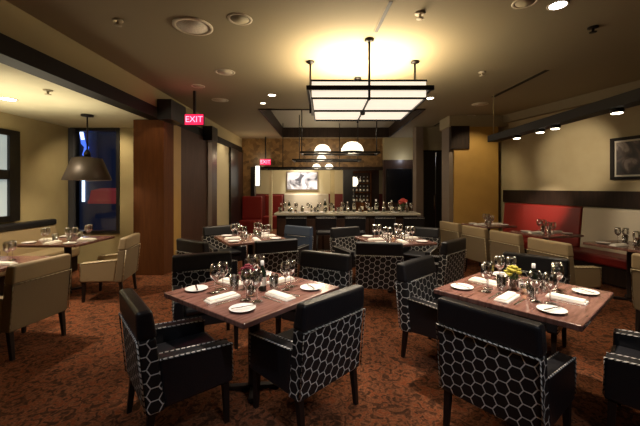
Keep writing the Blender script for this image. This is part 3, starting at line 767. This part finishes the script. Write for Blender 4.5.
# back dresser with glowing lamp, screen
e = empty('cabinet', (1.35, 12.9, 0)); tag(e, 'dark tall cabinet standing behind the bar', 'cabinet')
MB().slab(-.42, .42, 0, .3, 0, .95, .01).build('body', 'wood', e)
MB().slab(-.42, .42, .26, .3, .95, 2.1).build('back_panel', 'brown', e)
for z in (1.3, 1.65, 2.08): MB().slab(-.42, .42, .02, .26, z, z+.03).build('shelf', 'wood', e)
for s in (-1, 1): MB().slab(s*.40-.02, s*.40+.02, .02, .26, .95, 2.1).build('side_panel', 'wood', e)
cb = []
for z in (.951, 1.331, 1.681):
    for k in range(5):
        o = p_bottle(('bottle', 'bottle_amber', 'glass')[k % 3], .95, z, 1.08+k*.135, 12.98); cb.append(o)
ordinal(cb, '{} bottle from the left on the dark cabinet shelves behind the bar', 'bottle', 'bottles on the cabinet shelves')
e = empty('table_lamp', (1.05, 12.3, 0)); tag(e, 'bright white globe lamp standing behind the bar', 'lamp')
MB().lathe([(0, 0), (.14, 0), (.14, .02), (.02, .04), (.02, 1.55), (0, 1.55)], 16).build('stand', 'blackm', e)
MB().lathe([(0, 1.55), (.08, 1.55), (.15, 1.66), (.15, 1.78), (.10, 1.88), (0, 1.9)], 20).build('globe', 'dome', e)
e = empty('screen', (2.5, 11.46, 1.0)); tag(e, 'large dark wall screen left of the taupe pillar', 'screen')
MB().slab(-.45, .45, 0, .03, 0, 1.15, .004).build('bezel', 'black', e)
MB().slab(-.42, .42, -.004, 0, .03, 1.12).build('display', 'tv', e)
light('POINT', (2.6, 11.2, 2.45), 4, (.8, .85, 1), .05)

# ------------------------------------------------------------------ bar counter
e = empty('bar_counter', (.43, 7.45, 0)); tag(e, 'long dark bar counter with pale stone top across the room', 'counter')
MB().slab(-1.45, 1.52, -.28, .3, .0, .93, .01).build('body', 'darkw', e)
MB().slab(-1.5, 1.57, -.36, .36, .932, .98, .008).build('counter_top', 'stone', e)
for k in range(6): MB().slab(-1.43+k*.49, -1.43+k*.49+.45, -.295, -.28, .08, .86, .004).build('front_panel', 'brown', e)
MB().tube([(-1.4, -.40, .2), (1.5, -.40, .2)], .02).build('foot_rail', 'steel', e)
bot, gla, pla = [], [], []
for k in range(18):
    bot.append(p_bottle(('bottle', 'glass', 'bottle_amber', 'bottle', 'pot')[R.randrange(5)], R.uniform(.6, 1.1), .9805, -.98+k*.165+R.uniform(-.035, .035), 7.62+R.uniform(-.05, .08)))
for k in range(24):
    gla.append(item('wine_glass' if k % 2 else 'water_glass', -.98+k*.125+R.uniform(-.02, .02), 7.38+R.uniform(-.05, .05), .9805, 0))
for k in range(7):
    o = item('bread_plate', -.85+k*.39, 7.20+R.uniform(-.02, .02), .9805, 0); pla.append(o)
ordinal(bot, '{} bottle from the left on the bar counter', 'bottle', 'bottles on the bar counter')
ordinal(gla, '{} drinking glass from the left on the bar counter', 'glass', 'glasses on the bar counter')
ordinal(pla, '{} white plate from the left on the bar counter', 'plate', 'plates on the bar counter')

flowers(1.66, 7.22, 'petal_bright', 'red flowers in a vase at the right end of the bar counter', .11, .9805, 1.7)
# ------------------------------------------------------------------ remaining room light
spot((1.3, -.3, CH-.04), (1.0, 2.0, .5), 85, 50, (.92, .94, 1))
spot((.7, .3, CH-.04), (.1, 2.2, .5), 70, 44, (.92, .94, 1))
spot((-1.6, .6, CH-.04), (-1.15, 2.1, .5), 55, 44, (.92, .94, 1))
spot((-4.2, 4.5, 2.66), (-4.3, 4.6, 0), 75, 150, (1, .84, .6), 1)
light('AREA', (-4.0, 4.3, 2.1), 24, (1, .88, .62), 1.6, (math.pi, 0, 0))  # hidden upward fill added to brighten the pale alcove ceiling, no fitting
spot((-3.5, 3.7, 2.66), (-2.55, 4.0, 0), 190, 56, (1, .82, .62))
spot((-4.1, 6.0, 2.66), (-4.4, 6.8, 1.4), 45, 120, (1, .82, .55))
for (x, y, e_, a_) in ((-.55, 2.62, 330, 38), (1.5, 2.58, 400, 38), (.5, 2.6, 75, 44), (-2.1, 3.4, 40, 50)):  # unseen downward spots added to brighten the tables, no fittings
    spot((x, y, CH-.04), (x, y, 0), e_, a_, (1, .84, .68))
spot((-1.45, 4.94, CH-.04), (-1.15, 5.25, .7), 230, 36, (1, .84, .68))
spot((1.97, 6.38, CH-.04), (1.05, 5.1, .7), 230, 34, (1, .84, .68))
spot((3.2, 7.0, 3.05), (3.5, 7.95, 1.7), 55, 85, (1, .80, .5))
spot((-2.3, 5.2, 3.1), (-2.9, 6.3, 1.6), 30, 70, (1, .78, .5))
spot((-2.2, 9.2, 3.1), (-2.84, 9.4, 1.9), 30, 80, (1, .84, .6))
light('AREA', (-.7, 12.6, 3.0), 70, (1, .84, .6), 1.5)
spot((-.9, 13.0, 2.9), (-.93, 13.96, 1.75), 190, 60, (1, .95, .92))
spot((-.75, 12.9, 2.9), (-.75, 13.7, 1.2), 260, 36, (1, .9, .75))
light('POINT', (-2.3, 10.8, 2.5), 10, (1, .8, .5), .1)
light('POINT', (3.0, 10.4, 2.6), 3, (1, .8, .5), .1)

wd = bpy.data.worlds.new('night'); sc.world = wd; wd.use_nodes = True
wd.node_tree.nodes['Background'].inputs[0].default_value = (.02, .03, .06, 1)
wd.node_tree.nodes['Background'].inputs[1].default_value = .3

# ------------------------------------------------------------------ camera
cd = bpy.data.cameras.new('camera'); co = bpy.data.objects.new('camera', cd); COL.objects.link(co)
co.location = (0, 0, CZ); co.rotation_euler = (math.pi/2, 0, 0)
cd.sensor_width = 36; cd.lens = 36*F/640; cd.shift_x = -5/640; cd.shift_y = -26/640; cd.clip_start = .05
sc.camera = co
vs = sc.view_settings; vs.view_transform = 'Standard'; vs.look = 'None'; vs.gamma = 1; vs.use_curve_mapping = False; vs.exposure = 0
